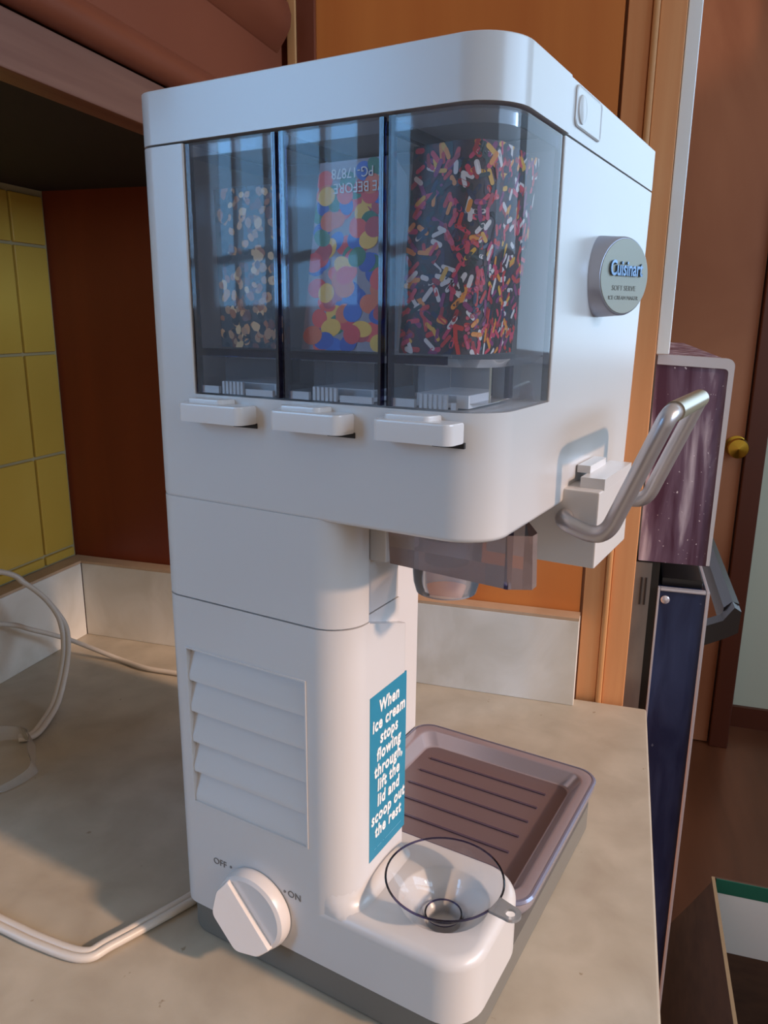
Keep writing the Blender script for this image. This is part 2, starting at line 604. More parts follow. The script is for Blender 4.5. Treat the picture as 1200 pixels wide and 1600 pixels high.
# laminate splash boards against the two walls
def splash(name, b, label, topb):
    t = thing(name, label, 'backsplash')
    bbox_obj('board', b, M['splash'], t, 0.0008)
    bbox_obj('top_edge', topb, M['splash_top'], t)
splash('backsplash_board', (-0.0205, 0.0, -0.45, -0.0002, 0.0, 0.0885),
       'mottled laminate backsplash board under the yellow tiles',
       (-0.0205, -0.0003, -0.45, 0.019, 0.0886, 0.0915))
splash('backsplash_board', (0.0002, 0.5658, 0.0, 0.0185, 0.0, 0.0885),
       'mottled laminate backsplash board along the wooden cabinet side',
       (0.0002, 0.5655, 0.0003, 0.0185, 0.0886, 0.0915))

# ------------------------------------------------------------------ tall oven cabinet at the counter's end
OC = thing('oven_cabinet', 'tall brown wooden oven cabinet closing the end of the counter', 'cabinet', (0, 0, -0.91))
def ocb(name, b, m, bw=0.0, p=OC):
    return bbox_obj(name, (b[0], b[1], b[2], b[3], b[4] + 0.91, b[5] + 0.91), m, p, bw)
ocb('side_panel', (0.2860, 0.5645, 0.020, 0.036, -0.91, 1.25), M['panel'])
ocb('side_panel', (-0.0235, 0.2855, 0.020, 0.036, -0.91, 1.25), M['panel_shaded'])  # left part of the same panel, its shade painted in as darker colour
ocb('backing', (0.30, 0.600, 0.036, 0.75, 0.345, 1.25), M['panel'])
ocb('stile', (0.567, 0.586, 0.0195, 0.05, -0.91, 1.25), M['stile'], 0.001)
ocb('ridge_moulding', (0.5862, 0.5918, 0.0150, 0.05, -0.91, 1.25), M['strip'], 0.002)
ocb('stile', (0.5920, 0.6128, 0.0195, 0.05, -0.91, 1.25), M['stile'], 0.001)
ocb('white_edge_strip', (0.6132, 0.6242, 0.0215, 0.05, 0.340, 1.25), M['white_paint'], 0.001)
ocb('corner_strip', (0.268, 0.2765, 0.012, 0.0198, 0.0918, 1.25), M['strip'], 0.001)
ocb('corner_board', (0.2767, 0.2945, 0.0145, 0.0198, 0.0918, 1.25), M['cab'], 0.001)

# ------------------------------------------------------------------ wall cabinet over the counter
WC = thing('wall_cabinet', 'worn brown wooden wall cabinet above the yellow tiles', 'cabinet', (0, 0, 0.493))
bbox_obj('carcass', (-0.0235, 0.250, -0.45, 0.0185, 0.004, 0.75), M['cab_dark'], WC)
bbox_obj('bottom_rail', (0.246, 0.2664, -0.45, 0.0185, 0.0, 0.030), M['cab_rail'], WC, 0.0015)
dr = bbox_obj('door', (0.2502, 0.2650, -0.445, 0.008, 0.036, 0.74), M['cab'], WC, 0.001)
# lip moulding along the door's lower edge, half-round
bm = bmesh.new()
prof = [(0.2645, 0.0315), (0.2700, 0.0318), (0.2745, 0.0345), (0.2765, 0.0385), (0.2768, 0.0430), (0.2745, 0.0475), (0.2705, 0.0520), (0.2660, 0.0560), (0.2645, 0.0560)]
loft(bm, [[(x, y, z) for (x, z) in prof] for y in (-0.445, 0.010)], True, True, True)
obj('lip_moulding', bm, M['cab'], dr, True, 50)
bm = bmesh.new()
prof = [(0.2640, 0.106), (0.2665, 0.107), (0.2700, 0.112), (0.2745, 0.118), (0.2790, 0.126), (0.2800, 0.136), (0.2770, 0.146), (0.2640, 0.15)]
loft(bm, [[(x, y, z) for (x, z) in prof] for y in (-0.445, -0.004)], True, True, True)
obj('panel_moulding', bm, M['cab'], dr, True, 50)

# ------------------------------------------------------------------ built-in oven, seen from its side
OV = thing('wall_oven', 'grimy chrome and dark blue built-in oven beside the wooden stile', 'oven', (0, 0, -0.91))
def ovb(name, b, m, bw=0.0, p=None):
    return bbox_obj(name, (b[0], b[1], b[2], b[3], b[4] + 0.91, b[5] + 0.91), m, p or OV, bw)
bm = bmesh.new()
pl = round_poly([(0.6155, 0.1405, 0.001), (0.6795, 0.1405, 0.001), (0.6810, 0.335, 0.008), (0.6155, 0.338, 0.001)], 6)
loft(bm, [[(p.x, y, p.y + 0.91) for p in pl] for y in (0.05, 0.62)], True, True, True)
cp = obj('control_housing', bm, M['oven_purple'], OV)
bm = bmesh.new()
pl2 = round_poly([(0.6772, 0.1415, 0.0003), (0.6803, 0.1415, 0.0003), (0.6822, 0.336, 0.007), (0.6160, 0.3392, 0.0003), (0.6160, 0.3300, 0.0003), (0.6772, 0.3270, 0.004)], 6)
loft(bm, [[(p.x, y, p.y + 0.91) for p in pl2] for y in (0.0485, 0.06)], True, True, True)
obj('chrome_edge', bm, M['chrome'], cp)
ovb('oven_body', (0.602, 0.6365, 0.052, 0.62, -0.45, 0.1395), M['black'])
fl = ovb('flange', (0.6132, 0.6290, 0.0480, 0.0515, -0.45, 0.139), M['flange'])
for k in range(2):
    ovb('vent_slot', (0.6195 + k * 0.0042, 0.6213 + k * 0.0042, 0.0472, 0.0482, 0.096, 0.124), M['dark'], 0, fl)
od = ovb('oven_door', (0.6366, 0.6820, 0.0500, 0.62, -0.62, 0.113), M['oven_blue'], 0.002)
ovb('chrome_edge', (0.6805, 0.6838, 0.0480, 0.62, -0.62, 0.1150), M['chrome'], 0.0006, od)
ovb('chrome_edge', (0.6362, 0.6385, 0.0480, 0.055, -0.62, 0.1150), M['chrome'], 0.0006, od)
ovb('chrome_edge', (0.6387, 0.6803, 0.0480, 0.055, 0.1120, 0.1148), M['chrome'], 0.0006, od)
ovb('top_cap', (0.640, 0.678, 0.062, 0.60, 0.1132, 0.1215), M['black'], 0.001, od)
bm = bmesh.new()
lathe(bm, [(0.0042, 0), (0.0042, 0.0008), (0.003, 0.0018), (0, 0.002)], 16,
      Matrix.Translation((0.6440, 0.0495, 0.103 + 0.91)) @ Matrix.Rotation(PI / 2, 4, 'X'))
obj('screw', bm, M['chrome'], od)
bm = bmesh.new()
pts = [(0.6825, 0.14, 0.032), (0.712, 0.14, 0.050), (0.722, 0.14, 0.064)]
for y0_, y1_ in ((0.13, 0.15),):
    pl = [(0.6838, 0.022), (0.714, 0.038), (0.726, 0.046), (0.727, 0.070), (0.720, 0.074), (0.710, 0.058), (0.6838, 0.045)]
    loft(bm, [[(x, y, z + 0.91) for (x, z) in pl] for y in (y0_, y1_)], True, True, True)
    pl = [(0.712, 0.040), (0.727, 0.046), (0.727, 0.072), (0.720, 0.074), (0.712, 0.066)]
    loft(bm, [[(x, y, z + 0.91) for (x, z) in pl] for y in (y1_, 0.58)], True, True, True)
obj('door_handle', bm, M['black'], od, True, 30)

# ------------------------------------------------------------------ cardboard box on the floor
BX = thing('cardboard_box', 'open cardboard box with green and white printing on the floor', 'box', (0.815, 0.05, -0.91))
H = 0.31
def bxb(name, b, m, p=BX):
    return bbox_obj(name, b, m, p)
bxb('bottom', (0, 0.42, 0, 0.54, 0, 0.004), M['box'])
bxb('side_wall', (-0.004, 0.0, 0, 0.54, 0, H), [M['box']])
bxb('side_wall', (0.42, 0.424, 0, 0.54, 0, H), [M['box']])
bxb('end_wall', (0, 0.42, -0.004, 0.0, 0, H), [M['box']])
fw = bxb('end_wall', (0, 0.42, 0.5402, 0.5442, 0, H + 0.0), [M['box']])
bxb('white_panel', (0.004, 0.42, 0.5390, 0.5400, H - 0.150, H - 0.028), M['box_white'], fw)
bxb('green_band', (0.004, 0.42, 0.5385, 0.5400, H - 0.028, H), M['box_green'], fw)
bxb('rim_edge', (-0.0045, 0.001, 0, 0.54, H, H + 0.002), M['box_edge'])
bm = bmesh.new()
loft(bm, [[(-0.004, y, H), (-0.0045, y, H - 0.004), (-0.095, y, H - 0.16), (-0.092, y, H - 0.162)] for y in (0.01, 0.53)], True, True, True)
obj('flap', bm, M['box'], BX)

# ================================================================== THE MACHINE
ROT = -TH
MC = thing('ice_cream_maker', 'tall white soft serve ice cream machine with smoky topping bins', 'ice cream maker', MO, ROT)
L_, W_ = 0.192, 0.2405
ZB, ZS, ZH, ZW, ZL, ZT = 0.022, 0.2209, 0.2754, 0.331, 0.446, 0.4702

def taper(bm):
    """the far side leans out a little towards the top of the head"""
    for v in bm.verts:
        if v.co.y > 0.15 and v.co.z > 0.2:
            v.co.y += -0.0075 + 0.0130 * (v.co.z - ZH) / (ZL - ZH) if v.co.z >= ZH else -0.0075 * max(0, (v.co.z - 0.2) / (ZH - 0.2))

# grey base
bm = bmesh.new()
prism(bm, round_poly([(0.002, 0.002, 0.014), (0.190, 0.002, 0.020), (0.190, 0.236, 0.018), (0.002, 0.236, 0.014)]), 0.0, ZB)
bevel(bm, 0.003, 2, lambda e: all(v.co.z < 0.001 for v in e.verts))
obj('base', bm, M['base'], MC)

# lower body: column plus foot with a round socket
HC, HR = (0.158, 0.041), 0.0255
bm = bmesh.new()
COLP = round_poly([(0, 0, 0.012), (0.121, 0, 0.019), (0.121, 0.062, 0.003), (0.037, 0.062, 0.008), (0.037, 0.239, 0.004), (0, 0.239, 0.012)])
prism(bm, COLP, ZB + 0.0006, ZS - 0.0005)
lower = obj('lower_body', bm, M['white'], MC)
bm = bmesh.new()
FP = round_poly([(0.1021, 0, 0), (L_, 0, 0.021), (L_, 0.082, 0.024), (0.1021, 0.082, 0)], 10)
prism(bm, FP, ZB + 0.0006, 0.060, True, False)
top_loop = sorted([v for v in bm.verts if v.co.z > 0.05], key=lambda v: v.index)
bm.verts.ensure_lookup_table()
# softened shoulder, then a top sheet with a hole
c0 = Vector((0.11, 0.041))
def inset(p, d):
    cx = min(max(p.x, 0.1021 + d), L_ - 0.024); cy = min(max(p.y, 0.024), 0.082 - 0.024)
    q = Vector((p.x - cx, p.y - cy))
    if p.x < 0.11:
        return Vector((p.x, p.y + (d if p.y < 0.04 else -d)))
    if q.length < 1e-6:
        return p
    return Vector((cx, cy)) + q * ((q.length - d) / q.length)
R = 0.006
loops = []
for k in range(6):
    a = k / 5 * PI / 2
    d = R * (1 - math.cos(a)); z = 0.060 - R + R * math.sin(a)
    loops.append([(inset(p, d).x, inset(p, d).y, z) for p in FP])
bm.free()
bm = bmesh.new()
base_loop = [(p.x, p.y, ZB + 0.0006) for p in FP]
rows = loft(bm, [base_loop] + loops, True, True, False)
hole = [bm.verts.new((HC[0] + HR * math.cos(2 * PI * k / 40), HC[1] + HR * math.sin(2 * PI * k / 40), 0.060)) for k in range(40)]
he = [bm.edges.new((hole[k], hole[(k + 1) % 40])) for k in range(40)]
te = []
tl = rows[-1]
for k in range(len(tl)):
    e = bm.edges.get((tl[k], tl[(k + 1) % len(tl)]))
    te.append(e)
bmesh.ops.triangle_fill(bm, use_beauty=True, edges=te + he)
prev = hole
for (rr, zz) in ((HR - 0.0012, 0.0590), (HR - 0.004, 0.0565), (0.0105, 0.0462), (0.0095, 0.040)):
    nw = [bm.verts.new((HC[0] + rr * math.cos(2 * PI * k / 40), HC[1] + rr * math.sin(2 * PI * k / 40), zz)) for k in range(40)]
    for k in range(40):
        bm.faces.new((prev[k], prev[(k + 1) % 40], nw[(k + 1) % 40], nw[k]))
    prev = nw
bm.faces.new(prev)
# flare where the column meets the foot
fl_rows = []
for k in range(7):
    t = k / 6
    off = 0.0085 * (1 - math.sin(t * PI / 2)); z = 0.0595 + 0.0125 * (1 - math.cos(t * PI / 2))
    pp = round_poly([(0.100, 0.0002, 0), (0.1208, 0.0002, 0.0190), (0.1208, 0.0617, 0.003), (0.100, 0.0617, 0)], 10)
    row = []
    for i, p in enumerate(pp):
        d = pp[(i + 1) % len(pp)] - pp[i - 1]
        nrm = Vector((d.y, -d.x)).normalized() if d.length > 1e-9 else Vector((0, 0))
        q = p + nrm * off
        q.y = max(q.y, 0.0006)
        vv = min(q.y, 0.006)
        drop = 0.006 - math.sqrt(max(0.006 ** 2 - (0.006 - vv) ** 2, 0))
        row.append((max(q.x, 0.1022), q.y, z - drop * (1 - t) - 0.0004))
    fl_rows.append(row)
loft(bm, fl_rows, True, False, False)
obj('foot', bm, M['white'], MC, True, 50)
UR = 0.1155
cut(lower, [(0.0155, 0.0965, -0.01, 0.0045, 0.0945, 0.1910),
            [(UR, 0.0222, 0.2196), (0.13, 0.0222, 0.2196), (0.13, 0.07, 0.2035), (UR, 0.07, 0.2035),
             (UR, 0.0222, 0.23), (0.13, 0.0222, 0.23), (0.13, 0.07, 0.23), (UR, 0.07, 0.23)]])

# louvred vent in the pocket
VT = bmesh.new()
prism(VT, round_poly([(0.0155, -0.191, 0.003), (0.0155, -0.0945, 0.003), (0.0965, -0.0945, 0.003), (0.0965, -0.191, 0.003)][::-1], 4), -0.0006, 0.0)
VT.free()
vent = bpy.data.objects.new('vent', None); COL.objects.link(vent); vent.parent = MC
lz = 0.0191
lb = bmesh.new()
loft(lb, [[(x, 0.0044, 0.0), (x, 0.0044, 0.019), (x, 0.0038, 0.0190), (x, 0.0002, 0.0035), (x, 0.0004, 0.0)] for x in (0.0160, 0.0960)], True, True, True)
lou = obj('louver', lb, M['white'], vent, True, 30)
lou.location.z = 0.0948
for k in range(1, 5):
    l2 = lou.copy(); COL.objects.link(l2); l2.location.z = 0.0948 + lz * k
fb = bmesh.new()
for b in ((0.0150, 0.0160, -0.0006, 0.003, 0.0940, 0.1915), (0.0960, 0.0970, -0.0006, 0.003, 0.0940, 0.1915),
          (0.0160, 0.0960, -0.0006, 0.003, 0.1905, 0.1915), (0.0160, 0.0960, -0.0006, 0.003, 0.0940, 0.0948)):
    box(fb, *b)
obj('vent_frame', fb, M['white'], vent)

# upper body
bm = bmesh.new()
UCP = round_poly([(0, 0, 0.012), (0.121, 0, 0.019), (0.121, 0.0220, 0.001), (UR, 0.0220, 0.002), (UR, 0.062, 0.002), (0.037, 0.062, 0.008), (0.037, 0.239, 0.004), (0, 0.239, 0.012)])
prism(bm, UCP, ZS + 0.0004, ZH + 0.001)
ub = obj('upper_column', bm, M['white'], MC)
bm = bmesh.new()
HPL = round_poly([(0, 0, 0.012), (L_, 0, 0.0215), (L_, W_, 0.004), (0, W_, 0.012)], 10)
prism(bm, HPL, ZH, ZW)
bevel(bm, 0.0025, 3, lambda e: all(v.co.z < ZH + 0.0005 for v in e.verts))
BAY = 0.067
prism(bm, round_poly([(0, 0, 0.012), (0.0316, 0, 0.0008), (0.0316, BAY, 0.001), (L_, BAY, 0.001), (L_, W_, 0.004), (0, W_, 0.012)], 10), ZW, ZL)
taper(bm)
obj('head', bm, M['white'], MC)

# lid in two pieces
bm = bmesh.new()
prism(bm, round_poly([(0.0, 0.0, 0.012), (L_ + 0.0008, 0.0, 0.0215), (L_ + 0.0008, 0.0690, 0.0005), (0, 0.0690, 0.001)], 12), ZL + 0.0010, ZT)
bevel(bm, 0.0022, 3, lambda e: all(v.co.z > ZT - 0.0005 for v in e.verts))
obj('bin_lid', bm, M['white'], MC)
bm = bmesh.new()
prism(bm, round_poly([(0.002, 0.0692, 0.001), (L_, 0.0692, 0.0005), (L_, 0.2463, 0.004), (0.002, 0.2463, 0.012)], 8), ZL + 0.0010, ZT)
bevel(bm, 0.0012, 2, lambda e: all(v.co.z > ZT - 0.0005 for v in e.verts))
obj('lid', bm, M['white'], MC)
bm = bmesh.new()
bp = round_poly([(0.0772, 0.4520, 0.003), (0.1180, 0.4520, 0.003), (0.1180, 0.4690, 0.003), (0.0772, 0.4690, 0.003)], 5)
def up_loop(d, u):
    cx, cy = 0.0976, 0.4605
    return [(u, cx + (p.x - cx) * (1 - d / 0.0204), cy + (p.y - cy) * (1 - d / 0.0085)) for p in bp]
loft(bm, [up_loop(0, L_ - 0.0002), up_loop(0, L_ + 0.0006), up_loop(0.0005, L_ + 0.0010), up_loop(0.0012, L_ + 0.0006)], True, False, True)
lb_ = obj('latch_plate', bm, M['white'], MC)
bm = bmesh.new()
def ov(r, u):
    return [(u, 0.0860 + 0.0062 * r * math.cos(2 * PI * k / 28), 0.4600 + 0.0062 * r * math.sin(2 * PI * k / 28)) for k in range(28)]
loft(bm, [ov(1, L_ + 0.0004), ov(0.95, L_ + 0.0012), ov(0.7, L_ + 0.0017), ov(0.2, L_ + 0.0019)], True, False, True)
obj('thumb_button', bm, M['white'], lb_)

# topping bins of smoky plastic
def bin_plan(u0, u1, corner, d):
    r = max(0.0215 - d, 0.001)
    return round_poly([(u0 + d, d, 0.001 if not corner else 0.001), (u1 - d, d, r if corner else 0.001),
                       (u1 - d, BAY - 0.002 - d, 0.001), (u0 + d, BAY - 0.002 - d, 0.001)], 10)
bins = []
for i, (u0, u1, cn) in enumerate(((0.0326, 0.0850, False), (0.0868, 0.1395, False), (0.1415, 0.1919, True))):
    bn = bpy.data.objects.new('topping_bin', None); COL.objects.link(bn); bn.parent = MC
    bn['label'] = 'clear smoky plastic topping bin'
    bm = bmesh.new()
    a = bin_plan(u0, u1, cn, 0.0004)
    b = bin_plan(u0, u1, cn, 0.0022)
    z0, z1 = ZW + 0.0008, ZL - 0.0004
    loft(bm, [[(p.x, p.y, z0) for p in a], [(p.x, p.y, z1) for p in a]])
    obj('outer_wall', bm, M['smoke'], bn, True, 38, False, False)
    bm = bmesh.new()
    c2 = bin_plan(u0, u1, cn, 0.010)
    lo = [(p.x, p.y, z) for p, z in zip(b, [0.3525] * len(b))]
    loft(bm, [lo, [(p.x, p.y, 0.3490) for p in bin_plan(u0, u1, cn, 0.0060)],
              [(p.x, p.y, 0.3490) for p in c2], [(p.x, p.y, z0 + 0.002) for p in c2]], True, False, True)
    obj('inner_hopper', bm, M['smoke'], bn, True, 38, False, False)
    # dark edges where the moulded walls meet the front
    bbox_obj('wall_edge', (u0 + 0.0002, u0 + 0.0026, 0.0006, 0.0030, z0, z1), M['smoke_dark'], bn)
    bbox_obj('wall_edge', (u0 + 0.0028, u1 - (0.022 if cn else 0.0028), 0.0007, 0.0016, 0.3500, 0.3535), M['smoke_dark'], bn)
    if not cn:
        bbox_obj('wall_edge', (u1 - 0.0022, u1 - 0.0002, 0.0006, 0.0030, z0, z1), M['smoke_dark'], bn)
    else:
        bbox_obj('wall_edge', (u1 - 0.0030, u1 - 0.0006, BAY - 0.0042, BAY - 0.0022, z0, z1), M['smoke_dark'], bn)
    # rim under the lid
    bm = bmesh.new()
    pr = bin_plan(u0, u1, cn, 0.0009)
    pq = bin_plan(u0, u1, cn, 0.0018)
    loft(bm, [[(p.x, p.y, z1 - 0.0058) for p in pr], [(p.x, p.y, z1 - 0.0008) for p in pr], [(p.x, p.y, z1 - 0.0008) for p in pq], [(p.x, p.y, z1 - 0.0058) for p in pq]])
    obj('rim', bm, M['smoke'], bn, True, 38, False, False)
    # white catch with teeth at the foot of the bin
    bm = bmesh.new()
    box(bm, u0 + 0.002, u0 + 0.013, 0.0022, 0.004, z0, z0 + 0.0035)
    for k in range(6):
        box(bm, u0 + 0.0150 + k * 0.0023, u0 + 0.0164 + k * 0.0023, 0.0026, 0.0040, z0, z0 + 0.0060)
    box(bm, u0 + 0.030, u1 - (0.006 if not cn else 0.018), 0.0022, 0.004, z0, z0 + 0.0030)
    box(bm, u0 + 0.010, u1 - (0.010 if not cn else 0.016), 0.010, 0.045, z0, z0 + 0.0055)
    obj('gate', bm, M['white_lever'], bn, True, 30, False)
    bins.append(bn)

# three white dispensing levers
for (u0, u1) in ((0.0295, 0.0705), (0.0858, 0.1258), (0.1405, 0.1787)):
    lv = bpy.data.objects.new('dispensing_lever', None); COL.objects.link(lv); lv.parent = MC
    bm = bmesh.new()
    pl = round_poly([(u0, 0.0, 0), (u0 + 0.0012, -0.0115, 0.003), (u1 - 0.0008, -0.0115, 0.004), (u1, 0.0, 0)], 5)
    prism(bm, pl, 0.3188, 0.3278)
    bevel(bm, 0.0012, 2, lambda e: all(v.co.z > 0.327 for v in e.verts))
    obj('paddle', bm, M['white_lever'], lv)
    bm = bmesh.new()
    pl = round_poly([(u0 + 0.004, 0.0, 0), (u0 + 0.005, -0.0085, 0.002), (u0 + 0.026, -0.0085, 0.003), (u0 + 0.028, 0.0, 0)], 4)
    prism(bm, pl, 0.3276, 0.3300)
    bevel(bm, 0.0008, 2, lambda e: all(v.co.z > 0.3295 for v in e.verts))
    obj('thumb_ridge', bm, M['white_lever'], lv)
    bbox_obj('slot', (u1 - 0.014, u1 + 0.0006, -0.0006, 0.001, 0.3166, 0.3190), M['dark'], lv)

# badge on the front
BC = (0.1345, 0.3905)
ta = math.radians(25)
BN = Vector((math.cos(ta), -math.sin(ta), 0)); BE = Vector((math.sin(ta), math.cos(ta), 0)); BZ = Vector((0, 0, 1))
BF = Vector((L_ + 0.0135, BC[0], BC[1]))
def ring(c, e1, r):
    return [c + e1 * (r * math.cos(2 * PI * k / 56)) + BZ * (r * math.sin(2 * PI * k / 56)) for k in range(56)]
bm = bmesh.new()
b0 = Vector((L_ - 0.001, BC[0] + 0.001, BC[1]))
loft(bm, [ring(b0, Vector((0, 1, 0)), 0.0205), ring(b0 + Vector((0.002, 0, 0)), Vector((0, 1, 0)), 0.0205), ring(BF - BN * 0.0012, BE, 0.0196), ring(BF - BN * 0.0003, BE, 0.0192), ring(BF, BE, 0.0184)], True, True, True)
bd = obj('badge', bm, M['badge'], MC, True, 50)
bm = bmesh.new()
loft(bm, [ring(BF, BE, 0.0186), ring(BF + BN * 0.0003, BE, 0.0184)], True, True, True)
obj('badge_face', bm, M['badge_face'], bd)
def on_face(x, z, d):
    return BF + BE * x + BZ * z + BN * d
text_obj('badge_lettering', 'Cuisinart', 0.0104, M['badge_text'], bd, on_face(0.0, 0.0035, 0.0009), BE, BZ, 0.0006, 0, 0.0002, sx=0.66)
text_obj('badge_small_print', 'SOFT SERVE', 0.0036, M['faint_text'], bd, on_face(0.0, -0.0060, 0.0004), BE, BZ, 0.0001)
text_obj('badge_small_print', 'ICE CREAM MAKER', 0.0028, M['faint_text'], bd, on_face(0.0, -0.0108, 0.0004), BE, BZ, 0.0001)

# knob
KC = (0.0605, 0.0420)
mx = Matrix.Translation((KC[0], 0.0, KC[1])) @ Matrix.Rotation(PI / 2, 4, 'X')
knob = bpy.data.objects.new('control_knob', None); COL.objects.link(knob); knob.parent = MC
bm = bmesh.new()
lathe(bm, [(0.0236, 0.0004), (0.0238, 0.004), (0.0228, 0.0075), (0.0205, 0.0085), (0.0200, 0.0080), (0.0, 0.0080)], 56, mx)
obj('dial', bm, M['white_lever'], knob, True, 50)
bm = bmesh.new()
ka = math.radians(-46)
gx = Vector((math.cos(ka), 0, math.sin(ka))); gz = Vector((-math.sin(ka), 0, math.cos(ka)))
pl = []
for k in range(13):
    a = PI + PI * k / 12
    pl.append((0.0222 * math.cos(a), 0.0185 * math.sin(a) if True else 0))
pl2 = [(x * 0.96, y) for x, y in pl]
def kp(x, y, d):
    p = Vector((KC[0], -d, KC[1])) + gx * x + gz * y
    return p
shape = round_poly([(-0.0222, 0.0030, 0.001), (-0.0215, -0.0060, 0.005), (-0.0130, -0.0160, 0.007), (0.0120, -0.0165, 0.007), (0.0215, -0.0070, 0.005), (0.0222, 0.0015, 0.001)], 5)
def gd(y):
    return 0.0108 + 0.0062 * (0.003 - y) / 0.0195
loft(bm, [[kp(p.x, p.y, 0.0070) for p in shape], [kp(p.x * 0.985, p.y * 0.985, gd(p.y) - 0.0007) for p in shape], [kp(p.x * 0.955, p.y * 0.95, gd(p.y)) for p in shape]], True, True, True)
obj('grip', bm, M['white_lever'], knob, True, 45)
text_obj('off_mark', 'OFF', 0.0058, M['grey_text'], MC, (0.0330, -0.0002, 0.0590), (1, 0, 0), (0, 0, 1), 0.0001)
text_obj('on_mark', 'ON', 0.0058, M['grey_text'], MC, (0.0868, -0.0002, 0.0597), (1, 0, 0), (0, 0, 1), 0.0001)
for uu, zz in ((0.0412, 0.0595), (0.0802, 0.0600)):
    bm = bmesh.new()
    lathe(bm, [(0.0008, 0), (0.0008, 0.0003)], 14, Matrix.Translation((uu, 0, zz)) @ Matrix.Rotation(PI / 2, 4, 'X'))
    obj('dial_dot', bm, M['grey_text'], MC)

# sticker
UF = 0.1212
st = bbox_obj('sticker', (0.1205, UF, 0.0225, 0.0618, 0.0792, 0.1779), M['blue'], MC)
lines = ['When', 'ice cream', 'stops', 'flowing', 'through,', 'lift the', 'lid and', 'scoop out', 'the rest']
for k, s in enumerate(lines):
    text_obj('sticker_line', s, 0.0100, M['sticker_text'], st, (UF + 0.00015, 0.0424, 0.1690 - k * 0.0093), (0, 1, 0), (0, 0, 1), 0.0001, 0.08, 0.00032, sx=0.80, spacing=1.12)
text_obj('sticker_small_print', '-- ----  - -----------------', 0.0034, M['sticker_small'], st, (UF + 0.00015, 0.0424, 0.0850), (0, 1, 0), (0, 0, 1), 0.0001)

# topping chute and nozzle under the head
bm = bmesh.new()
cpl = [(0.1255, 0.034), (0.190, 0.0285), (0.2000, 0.0340), (0.2000, 0.0400), (0.186, 0.060), (0.1255, 0.060)]
lo = [(x, y, 0.2490) for x, y in cpl]
hi = [(x, y + (-0.003 if y < 0.05 else 0), 0.2752) for x, y in cpl]
loft(bm, [lo, hi], True, True, False)
obj('topping_chute', bm, M['chute'], MC, False, 30, False)
bm = bmesh.new()
box(bm, 0.1885, 0.1905, 0.0283, 0.0325, 0.2490, 0.2752)
obj('chute_edge', bm, M['smoke_dark'], MC, False)
bbox_obj('chute_bracket', (0.1156, 0.1254, 0.030, 0.066, 0.2500, 0.2752), M['white'], MC, 0.001)
bm = bmesh.new()
lathe(bm, [(0.0205, 0.034), (0.0200, 0.012), (0.0195, 0.006), (0.0178, 0.0), (0.0155, 0.0), (0.0170, 0.006), (0.0175, 0.034)], 40, Matrix.Translation((0.1240, 0.1040, 0.2130)))
obj('nozzle_ring', bm, M['ring'], MC, True, 60, False)
bm = bmesh.new()
lathe(bm, [(0.0130, 0.04), (0.0130, 0.012), (0.008, 0.002), (0.0, 0.002)], 28, Matrix.Translation((0.1240, 0.1040, 0.2270)))
obj('nozzle', bm, M['white'], MC)

# dispensing block and bent steel handle
bm = bmesh.new()
box(bm, 0.150, 0.2110, 0.0985, 0.1640, 0.2425, 0.2835)
bevel(bm, 0.0012, 2)
box(bm, 0.1985, 0.2112, 0.1060, 0.1640, 0.2830, 0.2890)
box(bm, 0.1930, 0.2000, 0.1180, 0.1500, 0.2890, 0.2930)
obj('dispensing_block', bm, M['white'], MC)
hd = bpy.data.objects.new('pull_handle', None); COL.objects.link(hd); hd.parent = MC
NA, FA = 0.0905, 0.1810
bm = bmesh.new()
prof = [(0.1945, 0.2670), (0.2180, 0.2610), (0.2440, 0.3300)]
path = [(0.1945, NA + 0.010, 0.2690)] + [(0.1965, NA, 0.2668)] + [(u, NA, z) for u, z in prof[1:]]
full = [(0.1940, NA + 0.014, 0.2690), (0.1940, NA, 0.2684), (0.2165, NA, 0.2608), (0.2420, NA, 0.3262), (0.2428, NA + 0.012, 0.3268)]
tube(bm, round_path(full, 0.012, 10), 0.0044, 20)
obj('arm', bm, M['steel'], hd)
bm = bmesh.new()
full = [(0.1940, FA - 0.019, 0.2690), (0.1940, FA, 0.2684), (0.2165, FA, 0.2608), (0.2420, FA, 0.3262), (0.2428, FA - 0.012, 0.3268)]
tube(bm, round_path(full, 0.012, 10), 0.0044, 20)
obj('arm', bm, M['steel'], hd)
bm = bmesh.new()
tube(bm, [(0.2428, NA + 0.0075, 0.3268), (0.2428, FA - 0.0075, 0.3268)], 0.0050, 24)
obj('grip', bm, M['steel_grip'], hd)

# ================================================================== things on the machine
def place(o):
    o.location = MO
    o.rotation_euler = (0, 0, ROT)
    return o

# drip tray
DT = place(thing('drip_tray', 'grey smoky plastic drip tray with ribbed floor below the nozzle', 'tray'))
T0, T1, S0, S1 = 0.0385, 0.1905, 0.0835, 0.2450
def tp(d, r, z):
    return [(p.x, p.y, z) for p in round_poly([(T0 + d, S0 + d, r), (T1 - d, S0 + d, r), (T1 - d, S1 - d, r), (T0 + d, S1 - d, r)], 8)]
bm = bmesh.new()
loft(bm, [tp(0.003, 0.012, 0.0224), tp(0.0, 0.0145, 0.0275), tp(0.0, 0.0145, 0.0335), tp(0.0012, 0.014, 0.0345), tp(0.0075, 0.012, 0.0345), tp(0.0095, 0.011, 0.0335),
          tp(0.0150, 0.010, 0.0262), tp(0.0175, 0.009, 0.0248)], True, True, True)
obj('tray_body', bm, M['tray'], DT, True, 40)
bm = bmesh.new()
loft(bm, [tp(-0.0002, 0.0146, 0.0322), tp(-0.0009, 0.015, 0.0335), tp(0.0002, 0.0145, 0.0348), tp(0.0014, 0.0140, 0.0348)], True, False, False)
obj('rim_bead', bm, M['tray_edge'], DT, True, 40, False)
